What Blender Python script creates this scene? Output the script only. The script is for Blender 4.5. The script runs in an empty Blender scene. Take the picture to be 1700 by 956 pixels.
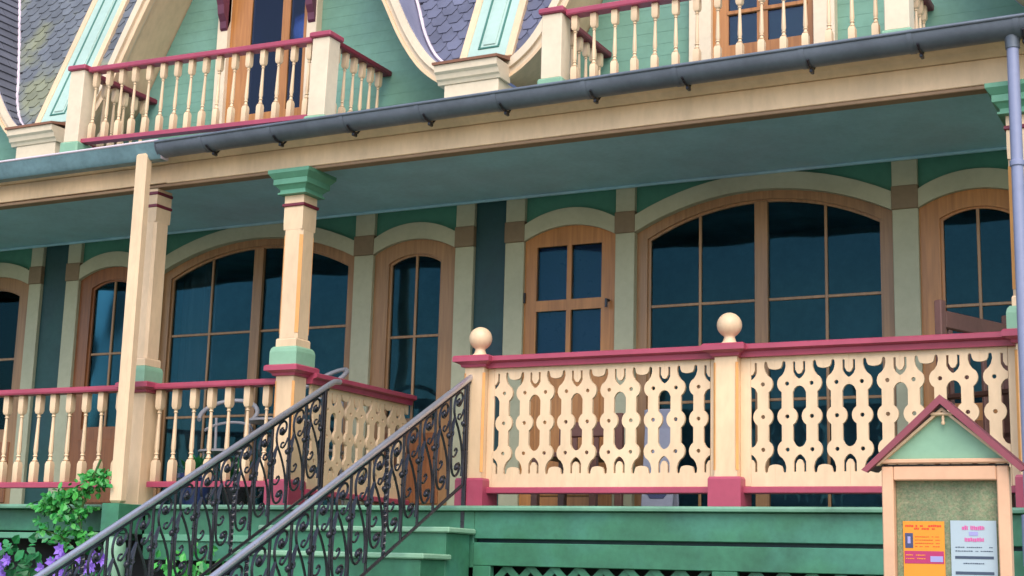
import bpy, math, random
from mathutils import Vector, Matrix
from mathutils.geometry import tessellate_polygon
random.seed(7)
PI = math.pi
sc = bpy.context.scene
C = sc.collection

# ------------------------------------------------------------------ camera, world, sun, exposure
YAW, PITCH, ROLL = math.radians(27.357), math.radians(11.004), math.radians(1.578)
fw0 = Vector((-math.sin(YAW), math.cos(YAW), 0)); rt0 = Vector((math.cos(YAW), math.sin(YAW), 0)); up0 = Vector((0, 0, 1))
fwd = math.cos(PITCH) * fw0 + math.sin(PITCH) * up0
up1 = -math.sin(PITCH) * fw0 + math.cos(PITCH) * up0
rgt = math.cos(ROLL) * rt0 + math.sin(ROLL) * up1
upv = -math.sin(ROLL) * rt0 + math.cos(ROLL) * up1
cd = bpy.data.cameras.new('camera'); cam = bpy.data.objects.new('camera', cd); C.objects.link(cam)
cam.matrix_world = Matrix(((rgt.x, upv.x, -fwd.x, 4.434), (rgt.y, upv.y, -fwd.y, -8.765), (rgt.z, upv.z, -fwd.z, -0.447), (0, 0, 0, 1)))
cd.sensor_width = 36; cd.lens = 36 * 2458.65 / 1700; cd.clip_end = 500; cd.clip_start = .05
sc.camera = cam

w = bpy.data.worlds.new('World'); sc.world = w; w.use_nodes = True
SUN_EL, SUN_AZ = math.radians(48), math.radians(152)      # azimuth measured from +Y (north) clockwise
nt = w.node_tree; bg = nt.nodes['Background']
sky = nt.nodes.new('ShaderNodeTexSky'); sky.sky_type = 'NISHITA'; sky.sun_disc = False
sky.sun_elevation = SUN_EL; sky.sun_rotation = SUN_AZ; sky.air_density = 1.0; sky.dust_density = 2.0; sky.ozone_density = 1.0
nt.links.new(sky.outputs[0], bg.inputs[0]); bg.inputs[1].default_value = .15
sd = bpy.data.lights.new('sun', 'SUN'); sd.energy = .95; sd.angle = math.radians(50); sd.color = (1, .95, .88)
sun = bpy.data.objects.new('sun', sd); C.objects.link(sun)
sdir = Vector((math.sin(SUN_AZ) * math.cos(SUN_EL), math.cos(SUN_AZ) * math.cos(SUN_EL), math.sin(SUN_EL)))
sun.rotation_euler = sdir.to_track_quat('Z', 'Y').to_euler()
vs = sc.view_settings; vs.view_transform = 'Standard'; vs.look = 'None'; vs.gamma = 1; vs.exposure = 1.08; vs.use_curve_mapping = False

# ------------------------------------------------------------------ materials
MATS = {}
def S(r, g, b):
    f = lambda c: (c / 255 / 12.92) if c / 255 <= .04045 else ((c / 255 + .055) / 1.055) ** 2.4
    return (f(r), f(g), f(b))
def newmat(name):
    m = bpy.data.materials.new(name); m.use_nodes = True
    return m, m.node_tree, m.node_tree.nodes['Principled BSDF']
def paint(name, col, rough=.5, var=.16, bump=.12, grime=.07, metallic=0., streak=None, coat=0., rnd=0., alt=None, altscale=2.5):
    m, t, b = newmat(name); N = t.nodes.new; L = t.links.new
    tc = N('ShaderNodeTexCoord')
    geo = N('ShaderNodeNewGeometry')
    n1 = N('ShaderNodeTexNoise'); n1.inputs['Scale'].default_value = 2.2; n1.inputs['Detail'].default_value = 6; n1.inputs['Roughness'].default_value = .65
    n2 = N('ShaderNodeTexNoise'); n2.inputs['Scale'].default_value = 26; n2.inputs['Detail'].default_value = 7
    mp = N('ShaderNodeMapping'); mp.inputs['Scale'].default_value = streak or (1, 1, 1)
    L(geo.outputs['Position'], mp.inputs[0]); L(mp.outputs[0], n1.inputs['Vector']); L(mp.outputs[0], n2.inputs['Vector'])
    r1 = N('ShaderNodeMapRange'); r1.inputs[1].default_value = .3; r1.inputs[2].default_value = .7; r1.inputs[3].default_value = 1 - var; r1.inputs[4].default_value = 1 + var * .5
    L(n1.outputs['Fac'], r1.inputs[0])
    r2 = N('ShaderNodeMapRange'); r2.inputs[1].default_value = .42; r2.inputs[2].default_value = .8; r2.inputs[3].default_value = 1; r2.inputs[4].default_value = 1 - grime
    L(n2.outputs['Fac'], r2.inputs[0])
    mu = N('ShaderNodeMath'); mu.operation = 'MULTIPLY'; L(r1.outputs[0], mu.inputs[0]); L(r2.outputs[0], mu.inputs[1])
    last = mu
    if rnd:
        oi = N('ShaderNodeObjectInfo'); rr = N('ShaderNodeMapRange'); rr.inputs[3].default_value = 1 - rnd; rr.inputs[4].default_value = 1 + rnd
        L(oi.outputs['Random'], rr.inputs[0]); m2 = N('ShaderNodeMath'); m2.operation = 'MULTIPLY'
        L(mu.outputs[0], m2.inputs[0]); L(rr.outputs[0], m2.inputs[1]); last = m2
    vm = N('ShaderNodeVectorMath'); vm.operation = 'SCALE'; L(last.outputs[0], vm.inputs['Scale'])
    if alt:
        n3 = N('ShaderNodeTexNoise'); n3.inputs['Scale'].default_value = altscale; n3.inputs['Detail'].default_value = 5
        L(geo.outputs['Position'], n3.inputs['Vector'])
        r3 = N('ShaderNodeMapRange'); r3.inputs[1].default_value = .46; r3.inputs[2].default_value = .62; L(n3.outputs['Fac'], r3.inputs[0])
        mx = N('ShaderNodeMix'); mx.data_type = 'RGBA'; L(r3.outputs[0], mx.inputs[0])
        mx.inputs[6].default_value = (*col, 1); mx.inputs[7].default_value = (*alt, 1); L(mx.outputs[2], vm.inputs[0])
    else:
        vm.inputs[0].default_value = col
    L(vm.outputs[0], b.inputs['Base Color'])
    rg = N('ShaderNodeMapRange'); rg.inputs[3].default_value = max(.05, rough - .12); rg.inputs[4].default_value = min(1, rough + .15)
    L(n2.outputs['Fac'], rg.inputs[0]); L(rg.outputs[0], b.inputs['Roughness'])
    b.inputs['Metallic'].default_value = metallic
    if coat: b.inputs['Coat Weight'].default_value = coat; b.inputs['Coat Roughness'].default_value = .15
    if bump:
        bp = N('ShaderNodeBump'); bp.inputs['Strength'].default_value = bump; bp.inputs['Distance'].default_value = .006
        L(n2.outputs['Fac'], bp.inputs['Height']); L(bp.outputs[0], b.inputs['Normal'])
    MATS[name] = m; return m
def woodmat(name, c1, c2, rough=.35, vertical=True):
    m, t, b = newmat(name); N = t.nodes.new; L = t.links.new
    geo = N('ShaderNodeNewGeometry'); mp = N('ShaderNodeMapping')
    mp.inputs['Scale'].default_value = (22, 22, 1.4) if vertical else (1.6, 22, 22)
    L(geo.outputs['Position'], mp.inputs[0])
    n = N('ShaderNodeTexNoise'); n.inputs['Scale'].default_value = 1.6; n.inputs['Detail'].default_value = 8; n.inputs['Distortion'].default_value = .6
    L(mp.outputs[0], n.inputs['Vector'])
    n2 = N('ShaderNodeTexNoise'); n2.inputs['Scale'].default_value = 1.3; L(geo.outputs['Position'], n2.inputs['Vector'])
    ad = N('ShaderNodeMath'); ad.operation = 'MULTIPLY_ADD'; ad.inputs[1].default_value = .45; L(n2.outputs['Fac'], ad.inputs[0])
    sb = N('ShaderNodeMath'); sb.operation = 'MULTIPLY'; sb.inputs[1].default_value = .6; L(n.outputs['Fac'], sb.inputs[0]); L(sb.outputs[0], ad.inputs[2])
    cr = N('ShaderNodeValToRGB'); cr.color_ramp.elements[0].position = .35; cr.color_ramp.elements[1].position = .68
    cr.color_ramp.elements[0].color = (*c1, 1); cr.color_ramp.elements[1].color = (*c2, 1)
    L(ad.outputs[0], cr.inputs[0]); L(cr.outputs[0], b.inputs['Base Color']); b.inputs['Roughness'].default_value = rough
    bp = N('ShaderNodeBump'); bp.inputs['Strength'].default_value = .1; bp.inputs['Distance'].default_value = .004
    L(n.outputs['Fac'], bp.inputs['Height']); L(bp.outputs[0], b.inputs['Normal'])
    MATS[name] = m; return m
def glassmat(name, tint, refl=(.16, .42, .50), ior=1.45):
    m = bpy.data.materials.new(name); m.use_nodes = True; t = m.node_tree; t.nodes.clear(); N = t.nodes.new; L = t.links.new
    o = N('ShaderNodeOutputMaterial'); mx = N('ShaderNodeMixShader'); tr = N('ShaderNodeBsdfTransparent'); gl = N('ShaderNodeBsdfGlossy'); fr = N('ShaderNodeFresnel')
    tr.inputs[0].default_value = (*tint, 1); gl.inputs['Roughness'].default_value = .03; gl.inputs['Color'].default_value = (*refl, 1); fr.inputs[0].default_value = ior
    n = N('ShaderNodeTexNoise'); n.inputs['Scale'].default_value = 1.1; n.inputs['Detail'].default_value = 1; bp = N('ShaderNodeBump'); bp.inputs['Strength'].default_value = .35; bp.inputs['Distance'].default_value = .04
    g = N('ShaderNodeNewGeometry'); L(g.outputs['Position'], n.inputs['Vector']); L(n.outputs['Fac'], bp.inputs['Height']); L(bp.outputs[0], gl.inputs['Normal'])
    L(fr.outputs[0], mx.inputs[0]); L(tr.outputs[0], mx.inputs[1]); L(gl.outputs[0], mx.inputs[2]); L(mx.outputs[0], o.inputs[0])
    MATS[name] = m; return m
def leafmat(name, c1, c2):
    m, t, b = newmat(name); N = t.nodes.new; L = t.links.new
    g = N('ShaderNodeNewGeometry'); cr = N('ShaderNodeValToRGB'); cr.color_ramp.elements[0].color = (*c1, 1); cr.color_ramp.elements[1].color = (*c2, 1)
    L(g.outputs['Random Per Island'], cr.inputs[0]); L(cr.outputs[0], b.inputs['Base Color']); b.inputs['Roughness'].default_value = .45
    if 'Subsurface Weight' in b.inputs: b.inputs['Transmission Weight'].default_value = 0
    MATS[name] = m; return m

paint('cream', (.76, .53, .32), .5, .2, .12, .10, streak=(1, 1, .35))
paint('cream_bright', (.76, .54, .335), .45, .18, .1, .10, streak=(1, 1, .4))
paint('cream_pale', (.74, .60, .43), .5, .12, .1)
paint('apricot', (.74, .34, .10), .5, .15)
paint('rail_red', (.38, .055, .10), .38, .2, .1)
paint('roof_red', (.25, .05, .07), .5, .25, .12)
paint('dark_red', (.17, .018, .035), .4, .2, .1)
paint('deck_green', (.046, .19, .102), .45, .4, .14, .15, alt=(.052, .20, .13))
paint('mint', (.23, .41, .27), .5, .15, .1)
paint('pale_mint', (.40, .54, .47), .5, .12, .1)
paint('nosing_green', (.16, .33, .22), .5, .3, .12, .12)
paint('panel_green', (.045, .17, .13), .5, .15)
paint('capital_green', (.12, .32, .20), .45, .2)
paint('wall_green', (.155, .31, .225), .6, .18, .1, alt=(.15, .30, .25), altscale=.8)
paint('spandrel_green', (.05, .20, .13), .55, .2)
paint('strip_green', (.42, .41, .28), .55, .14, .1)
paint('block_brown', (.22, .15, .085), .55, .2)
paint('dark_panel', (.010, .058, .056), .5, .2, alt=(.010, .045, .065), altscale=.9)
paint('ceiling_blue', (.35, .59, .66), .6, .15, .06, alt=(.37, .53, .60), altscale=.7)
paint('under_brown', (.30, .18, .10), .6, .2)
paint('zinc', (.15, .17, .205), .42, .3, .08, .1, metallic=.35, streak=(1, 1, 1))
paint('zinc_pale', (.16, .27, .30), .45, .25, .08, .2)
paint('pipe_lavender', (.24, .26, .39), .35, .12, .04)
paint('slate', (.115, .12, .18), .55, .25, .25, rnd=.16)
paint('slate_moss', (.14, .155, .18), .65, .3, .3, rnd=.2, alt=(.20, .21, .14), altscale=2.2)
paint('slate_grey', (.12, .12, .145), .65, .25, .3, rnd=.10)
paint('slate_glare', (.23, .23, .32), .45, .18, .08)  # smooth lavender puts the glare on the gable slates into the colour
paint('trim_lilac', (.66, .55, .60), .5, .1)
paint('valley_brown', (.28, .12, .07), .6, .2)
paint('maroon', (.13, .03, .06), .4, .2)
paint('iron', (.035, .034, .042), .28, .3, .2, metallic=.5)
paint('iron_rail', (.58, .57, .63), .3, .2, 0, .05, metallic=.75)
paint('white_metal', (.36, .35, .38), .4, .1)
paint('cork_green', (.20, .25, .14), .9, .3, .5, .35, streak=(6, 6, 6), alt=(.28, .27, .16), altscale=70)
paint('peach', (.70, .40, .24), .5, .14)
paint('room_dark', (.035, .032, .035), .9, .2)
paint('room_wall', (.22, .40, .45), .9, .45)
paint('curtain', (.16, .20, .20), .9, .2, .1, streak=(9, 1, .2))
paint('poster_orange', (.72, .27, .02), .7, .05, 0, 0)
paint('poster_red', (.75, .05, .02), .7, .05, 0, 0)
paint('poster_magenta', (.42, .03, .12), .7, .05, 0, 0)
paint('poster_navy', (.05, .06, .14), .7, .05, 0, 0)
paint('poster_lilac', (.32, .30, .55), .7, .05, 0, 0)
paint('poster_paper', (.38, .46, .50), .7, .05, 0, 0)
paint('poster_pink', (.60, .10, .30), .7, .05, 0, 0)
paint('poster_ink', (.05, .07, .11), .7, .05, 0, 0)
paint('chair_brown', (.16, .07, .055), .5, .25)
paint('sign_grey', (.30, .31, .40), .6, .1)
paint('pot_blue', (.03, .05, .16), .3, .2)
paint('soil', (.05, .035, .02), .95, .3, .5)
paint('grass_ground', (.05, .10, .03), .95, .5, .6)
paint('paving', (.42, .40, .36), .85, .25, .4)
woodmat('wood_orange', (.29, .11, .028), (.50, .21, .06))
woodmat('wood_tan', (.22, .115, .052), (.38, .20, .09))
woodmat('wood_rust', (.16, .055, .022), (.30, .11, .04))
glassmat('glass', (.62, .70, .74), (.13, .36, .44))  # reflection tinted dark teal in place of trees opposite
glassmat('glass_sky_sheen', (.55, .62, .66), (.62, .66, .85), 1.6)  # same panes with a brighter lavender reflection put in for open sky
leafmat('leaf_bright', (.012, .19, .035), (.07, .38, .06))
leafmat('leaf_dark', (.01, .10, .03), (.03, .24, .07))
leafmat('petal', (.12, .05, .36), (.28, .14, .60))
leafmat('stem', (.04, .09, .02), (.06, .12, .03))

# ------------------------------------------------------------------ mesh helpers
class MB:
    def __init__(s): s.v = []; s.f = []
    def box(s, x0, x1, y0, y1, z0, z1, c=.004):
        c = min(c, (x1 - x0) * .3, (y1 - y0) * .3, (z1 - z0) * .3)
        cx, cy, cz = (x0 + x1) / 2, (y0 + y1) / 2, (z0 + z1) / 2; hx, hy, hz = (x1 - x0) / 2, (y1 - y0) / 2, (z1 - z0) / 2
        idx = {}; b = len(s.v)
        for sx in (-1, 1):
            for sy in (-1, 1):
                for sz in (-1, 1):
                    for a, p in (('x', (hx, hy - c, hz - c)), ('y', (hx - c, hy, hz - c)), ('z', (hx - c, hy - c, hz))):
                        idx[(sx, sy, sz, a)] = len(s.v); s.v.append((cx + sx * p[0], cy + sy * p[1], cz + sz * p[2]))
        g = lambda *k: idx[k]
        for q in (-1, 1):
            s.f.append([g(q, -1, -1, 'x'), g(q, 1, -1, 'x'), g(q, 1, 1, 'x'), g(q, -1, 1, 'x')][::q])
            s.f.append([g(-1, q, -1, 'y'), g(-1, q, 1, 'y'), g(1, q, 1, 'y'), g(1, q, -1, 'y')][::q])
            s.f.append([g(-1, -1, q, 'z'), g(1, -1, q, 'z'), g(1, 1, q, 'z'), g(-1, 1, q, 'z')][::q])
            for r in (-1, 1):
                s.f.append([g(q, r, -1, 'x'), g(q, r, 1, 'x'), g(q, r, 1, 'y'), g(q, r, -1, 'y')])
                s.f.append([g(q, -1, r, 'x'), g(q, 1, r, 'x'), g(q, 1, r, 'z'), g(q, -1, r, 'z')])
                s.f.append([g(-1, q, r, 'y'), g(1, q, r, 'y'), g(1, q, r, 'z'), g(-1, q, r, 'z')])
                for t in (-1, 1): s.f.append([g(q, r, t, 'x'), g(q, r, t, 'y'), g(q, r, t, 'z')])
        return s
    def ext(s, outer, d0, d1, axis='Y', holes=()):
        loops = [list(outer)] + [list(h) for h in holes]
        m = {'Y': lambda u, w, d: (u, d, w), 'X': lambda u, w, d: (d, u, w), 'Z': lambda u, w, d: (u, w, d)}[axis]
        flat = [p for l in loops for p in l]; n = len(flat); b = len(s.v)
        tris = tessellate_polygon([[Vector((p[0], p[1], 0)) for p in l] for l in loops])
        for d in (d0, d1): s.v += [m(p[0], p[1], d) for p in flat]
        for t in tris:
            s.f.append([b + i for i in t]); s.f.append([b + n + i for i in reversed(t)])
        o = b
        for l in loops:
            k = len(l)
            for i in range(k): j = (i + 1) % k; s.f.append([o + i, o + j, o + n + j, o + n + i])
            o += k
        return s
    def lathe(s, prof, n=12, c=(0, 0, 0), ph=0., sq=False):
        if sq: n = 4; ph = PI / 4
        b = len(s.v); k = math.sqrt(2) if sq else 1
        for r, z in prof:
            for i in range(n): a = ph + 2 * PI * i / n; s.v.append((c[0] + r * k * math.cos(a), c[1] + r * k * math.sin(a), c[2] + z))
        for j in range(len(prof) - 1):
            for i in range(n):
                a = b + j * n + i; d = b + j * n + (i + 1) % n; s.f.append([a, d, d + n, a + n])
        s.f.append([b + i for i in range(n)][::-1]); e = b + (len(prof) - 1) * n; s.f.append([e + i for i in range(n)])
        return s
    def tube(s, path, r, n=6, sx=1., closed=False):
        P = [Vector(p) for p in path]; b = len(s.v); m = len(P)
        ref = Vector((0, 0, 1)); prev = None
        for i, p in enumerate(P):
            t = (P[(i + 1) % m if closed else min(i + 1, m - 1)] - P[(i - 1) % m if closed else max(i - 1, 0)]).normalized()
            if prev is None:
                a = Vector((1, 0, 0)) if abs(t.x) < .8 else Vector((0, 1, 0)); u = (a - t * a.dot(t)).normalized()
            else: u = (prev - t * prev.dot(t)).normalized()
            prev = u; v = t.cross(u); rr = r[i] if isinstance(r, (list, tuple)) else r
            for k in range(n): a = 2 * PI * k / n; s.v.append(tuple(p + u * (rr * sx * math.cos(a)) + v * (rr * math.sin(a))))
        for j in range(m if closed else m - 1):
            for k in range(n):
                a = b + j * n + k; d = b + j * n + (k + 1) % n; e = b + ((j + 1) % m) * n; s.f.append([a, d, e + (k + 1) % n, e + k])
        if not closed: s.f.append([b + k for k in range(n)][::-1]); s.f.append([b + (m - 1) * n + k for k in range(n)])
        return s
    def sweep(s, prof, x0, x1, axis='X'):
        """closed profile in (y,z) swept along X (or (x,z) along Y)"""
        return s.ext(prof, x0, x1, 'X' if axis == 'X' else 'Y')
    def xf(s, M):
        s.v = [tuple(M @ Vector(p)) for p in s.v]; return s
    def mesh(s, name, mat, smooth=None):
        me = bpy.data.meshes.new(name); me.from_pydata(s.v, [], s.f); me.validate(); 
        import bmesh
        bm = bmesh.new(); bm.from_mesh(me); bmesh.ops.recalc_face_normals(bm, faces=bm.faces); bm.to_mesh(me); bm.free()
        me.materials.append(MATS[mat])
        if smooth:
            for p in me.polygons: p.use_smooth = True
            me.set_sharp_from_angle(angle=math.radians(smooth))
        return me
def add(name, me, parent=None, loc=None, rot=None):
    o = bpy.data.objects.new(name, me); C.objects.link(o)
    if parent: o.parent = parent
    if loc: o.location = loc
    if rot: o.rotation_euler = rot
    return o
def part(name, mb, mat, parent=None, smooth=None, loc=None, rot=None):
    return add(name, mb.mesh(name, mat, smooth), parent, loc, rot)
def tag(o, label=None, cat=None, group=None, kind=None):
    if label: o['label'] = label
    if cat: o['category'] = cat
    if group: o['group'] = group
    if kind: o['kind'] = kind
    return o
def empty(name, loc=(0, 0, 0), label=None, cat=None, group=None):
    o = bpy.data.objects.new(name, None); C.objects.link(o); o.location = loc; return tag(o, label, cat, group)
def arch(x0, x1, zs, rise, n=16):
    """points of a circular segment from (x0,zs) to (x1,zs)"""
    h = (x1 - x0) / 2; R = (h * h + rise * rise) / (2 * rise); cz = zs + rise - R; a = math.asin(h / R); cx = (x0 + x1) / 2
    return [(cx + R * math.sin(-a + 2 * a * i / n), cz + R * math.cos(-a + 2 * a * i / n)) for i in range(n + 1)]
def archz(x, x0, x1, zs, rise):
    h = (x1 - x0) / 2; R = (h * h + rise * rise) / (2 * rise); cz = zs + rise - R; d = x - (x0 + x1) / 2
    return cz + math.sqrt(max(0, R * R - d * d))

GZ = -2.05      # ground height; the porch floor is z = 0
D = 1.52        # ground-floor wall
U = 1.05        # upper wall
# ------------------------------------------------------------------ ground
g = MB(); g.ext([(-60, -60), (60, -60), (60, 60), (-60, 60)], GZ - .3, GZ, 'Z'); tag(part('ground', g, 'grass_ground'), kind='structure')
g = MB(); g.ext([(-1.9, -30), (-.1, -30), (-.1, -3.7), (-1.9, -3.7)], GZ + .004, GZ + .03, 'Z'); tag(part('path', g, 'paving'), kind='structure')
g = MB(); g.ext([(-30, -18), (30, -18), (30, -4.3), (-30, -4.3)], GZ + .002, GZ + .02, 'Z'); tag(part('bounce_pavement', g, 'paving'), kind='structure')  # unseen pale paving, widened to bounce light up under the porch

# ------------------------------------------------------------------ house
house = empty('house', (0, 0, 0), 'painted wooden house with arched porch windows under gabled slate roof', 'house')
XL, XR = -9.5, 5.2
STRIPS = [(-8.3, -8.12), (-6.11, -5.96), (-5.64, -5.48), (-4.68, -4.50), (-2.40, -2.21), (-1.42, -1.25), (-.96, -.79), (0, .16), (2.13, 2.31), (3.10, 3.26), (3.55, 3.71)]
DARK = [(-5.96, -5.64), (-1.25, -.96), (3.26, 3.55)]
ZC = 2.55
for a, b in STRIPS:
    o = part('pilaster_strip', MB().box(a, b, D, D + .08, 0, 2.176), 'strip_green', house)
    part('impost_block', MB().box(a - .004, b + .004, D - .012, D + .08, 2.176, 2.345), 'block_brown', house)
    part('pilaster_strip', MB().box(a, b, D, D + .08, 2.345, ZC), 'strip_green', house)
for a, b in DARK:
    part('wall_panel', MB().box(a, b, D + .035, D + .09, 0, ZC), 'dark_panel', house)
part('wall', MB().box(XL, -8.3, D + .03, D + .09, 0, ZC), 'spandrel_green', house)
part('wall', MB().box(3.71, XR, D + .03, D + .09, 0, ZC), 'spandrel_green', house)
def bay(a, b, rise, zo):
    """green spandrel, pale arch trim over an opening a..b; zo = outer rise"""
    zi, zsp = 2.176, 2.31
    outer = arch(a, b, zsp, zo - zsp)
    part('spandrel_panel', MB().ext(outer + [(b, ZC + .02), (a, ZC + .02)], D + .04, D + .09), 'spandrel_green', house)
    inner = arch(a, b, zi, rise)
    part('arch_trim', MB().ext(outer + inner[::-1], D - .005, D + .09), 'strip_green', house)
def cells(parent, xs, rows, archp, y, mw):
    """panes between muntins: xs column edges, rows bottoms..; archp=(x0,x1,zs,rise)"""
    for i in range(len(xs) - 1):
        a, b = xs[i] , xs[i + 1]
        for j in range(len(rows)):
            zb = rows[j]
            if j + 1 < len(rows): pts = [(a, zb), (b, zb), (b, rows[j + 1]), (a, rows[j + 1])]
            else:
                k = 8; top = [(b + (a - b) * q / k, archz(b + (a - b) * q / k, *archp)) for q in range(k + 1)]
                pts = [(a, zb), (b, zb)] + top
            part('pane', MB().ext(pts, y, y + .006), 'glass', parent)
def window(a, b, fwid, zi, rise, cols, rows, zb, wood, y0, big=False, base='wood_rust', label=None):
    outer = arch(a, b, zi, rise)
    ia, ib = a + fwid, b - fwid
    izs, irise = zi - fwid * .62, rise * (ib - ia) / (b - a) if not big else rise * .95
    inn = arch(ia, ib, izs, irise)
    o = part('window', MB().ext([(a, 0), (b, 0)] + outer[::-1], y0, y0 + .07, holes=[[(ia, zb), (ib, zb)] + inn[::-1]]), wood, house)
    if label: o['label'] = label
    # inner bead, a little set back
    e = .022
    inn2 = arch(ia + e, ib - e, izs - e * .6, irise * .97)
    part('sash', MB().ext([(ia - .002, zb - .002), (ib + .002, zb - .002)] + [(x, z + .002) for x, z in inn[::-1]], y0 + .02, y0 + .06, holes=[[(ia + e, zb + e), (ib - e, zb + e)] + inn2[::-1]]), wood, o)
    A = (ia + e, ib - e, izs - e * .6, irise * .97)
    mw = .011; xs = [ia + e] + list(cols) + [ib - e]
    for c in cols:
        hw = .05 if big and abs(c - (a + b) / 2) < .1 else mw
        part('mullion' if hw > .02 else 'muntin', MB().box(c - hw, c + hw, y0 + (.005 if hw > .02 else .025), y0 + .055, zb + e, archz(c, *A) + .004, .003), wood if hw > .02 else 'wood_tan', o)
    for r in rows:
        part('muntin', MB().box(ia + e, ib - e, y0 + .028, y0 + .052, r - mw, r + mw, .003), 'wood_tan', o)
    cells(o, xs, [zb + e] + list(rows), A, y0 + .037, mw)
    # kick panel
    if zb > .3: part('kick_panel', MB().box(a + .1, b - .1, y0 - .012, y0 + .02, .1, zb - .1), base, o)
    return o
def narrow(a, b, wood='wood_tan'):
    bay(a, b, .105, 2.42); c = (a + b) / 2
    return window(a, b, .14, 2.18, .105, [c], [1.47], .77, wood, D + .035)
def bigw(a, b):
    bay(a, b, .245, 2.548); c = (a + b) / 2; q = (b - a) / 4
    return window(a, b, .085, 2.18, .245, [c - q + .01, c, c + q - .01], [.86, 1.60], .04, 'wood_tan', D + .06, True)
narrow(-7.05, -6.11); narrow(-5.48, -4.68, 'wood_rust'); narrow(-2.21, -1.42); narrow(2.31, 3.10, 'wood_orange')
bigw(-4.50, -2.40); bigw(.16, 2.13)
part('wall', MB().box(-8.12, -7.05, D + .03, D + .09, 0, ZC), 'spandrel_green', house)
# door with four upper panes
bay(-.79, 0, .105, 2.42)
def door_leaf(a, b):
    y0 = D + .03; o_ = arch(a, b, 2.18, .105)
    P = [(-.685, -.422, 1.69, 2.125), (-.383, -.125, 1.69, 2.125), (-.685, -.422, 1.15, 1.605), (-.383, -.125, 1.15, 1.605)]
    hs = [[(p[0], p[2]), (p[1], p[2]), (p[1], p[3]), (p[0], p[3])] for p in P]
    d = part('door', MB().ext([(a, 0), (b, 0)] + o_[::-1], y0, y0 + .06, holes=hs), 'wood_orange', house)
    for p in P: part('pane', MB().box(p[0] + .001, p[1] - .001, y0 + .02, y0 + .03, p[2] + .001, p[3] - .001, .001), 'glass', d)
    for p in P: part('door_curtain', MB().box(p[0] + .001, p[1] - .001, y0 + .046, y0 + .05, p[2] + .001, p[3] - .001, .001), 'pot_blue', d)
    part('door_panel', MB().box(-.68, -.12, y0 - .014, y0 + .01, .16, .95, .012), 'wood_orange', d)
    part('handle', MB().tube([(-.06, y0, 1.66), (-.06, y0 - .05, 1.66), (-.06, y0 - .05, 1.60)], .012), 'iron', d)
    part('hinge', MB().lathe([(.011, -.04), (.011, .04)], 6, (-.785, y0 - .008, 1.72)), 'iron', d)
    part('hinge', MB().lathe([(.011, -.04), (.011, .04)], 6, (-.785, y0 - .008, .5)), 'iron', d)
door_leaf(-.79, 0)
# dark rooms behind the glass
r_ = MB()
for x0, x1, y0, y1, z0, z1 in ((XL, XR, 3.5, 3.6, -.05, 2.6), (XL, XR, D + .2, 4.6, -.1, -.02), (XL, XR, D + .2, 4.6, 2.56, 2.62), (XL - .1, XL, D + .2, 4.7, 0, 2.6), (XR, XR + .1, D + .2, 4.7, 0, 2.6), (-1.2, -1.1, D + .2, 4.6, 0, 2.55)):
    r_.box(x0, x1, y0, y1, z0, z1)
part('room_shell', r_, 'room_wall', house)
def curtain(x0, x1, z0, z1, y):
    n = 26; top = []; 
    for i in range(n + 1): t = i / n; top.append((x0 + (x1 - x0) * t, y + .025 * math.sin(t * 9 * PI / 2) ))
    m = MB(); b = 0
    for z in (z0, z1): m.v += [(p[0], p[1], z) for p in top]
    for i in range(n): m.f.append([i, i + 1, n + 2 + i, n + 1 + i])
    part('curtain', m, 'curtain', house, 60)
curtain(-4.42, -4.05, .1, 2.35, D + .24); curtain(-2.62, -2.44, .1, 2.35, D + .24)

# porch ceiling, beam, fascia, cove, roof
part('porch_ceiling', MB().box(XL, XR, -.02, D + .06, ZC, ZC + .04), 'ceiling_blue', house)
part('fascia_board', MB().box(-3.10, XR, -.10, -.03, 2.475, 2.63), 'cream', house)
part('fascia_board', MB().box(XL, -3.10, -.09, -.03, 2.485, 2.63), 'cream', house)
part('beam', MB().box(XL, XR, -.092, .0, 2.45, 2.474), 'under_brown', house)
part('beam_core', MB().box(XL, XR, -.028, .0, 2.476, 2.548), 'ceiling_blue', house)
part('cornice', MB().ext([(-.03, 2.632), (-.11, 2.632), (-.125, 2.645), (-.15, 2.668), (-.19, 2.683), (-.25, 2.69), (-.25, 2.715), (-.03, 2.715)], XL, XR, 'X'), 'cream', house)
part('ceiling_moulding', MB().box(XL, XR, D - .03, D - .005, ZC - .022, ZC - .001), 'ceiling_blue', house)
part('porch_roof', MB().ext([(-.26, 2.716), (1.06, 3.19), (1.06, 3.14), (-.03, 2.716)], XL, XR, 'X'), 'zinc_pale', house)

# gables
def half(c, sgn, pts): return [(c + sgn * u, z) for u, z in pts]
def smooth_curve(P, n=6):
    out = []
    for i in range(len(P) - 1):
        p0 = P[max(0, i - 1)]; p1 = P[i]; p2 = P[i + 1]; p3 = P[min(len(P) - 1, i + 2)]
        for k in range(n):
            t = k / n; out.append(tuple(.5 * (2 * p1[j] + (p2[j] - p0[j]) * t + (2 * p0[j] - 5 * p1[j] + 4 * p2[j] - p3[j]) * t * t + (3 * p1[j] - p0[j] - 3 * p2[j] + p3[j]) * t ** 3) for j in (0, 1)))
    out.append(P[-1]); return out
INN = smooth_curve([(1.95, 3.20), (1.80, 3.285), (1.64, 3.43), (1.47, 3.68), (1.31, 4.0), (1.10, 4.4), (.72, 5.1), (0., 6.3)])
def offset(P, d):
    out = []
    for i, p in enumerate(P):
        a = P[max(0, i - 1)]; b = P[min(len(P) - 1, i + 1)]; t = Vector((b[0] - a[0], b[1] - a[1])).normalized()
        out.append((p[0] + t.y * d, p[1] - t.x * d))
    return out
MID = offset(INN, .07); OUT = offset(INN, .115); MID = [(max(u, .0), z) for u, z in MID]
YB0 = .60
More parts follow.
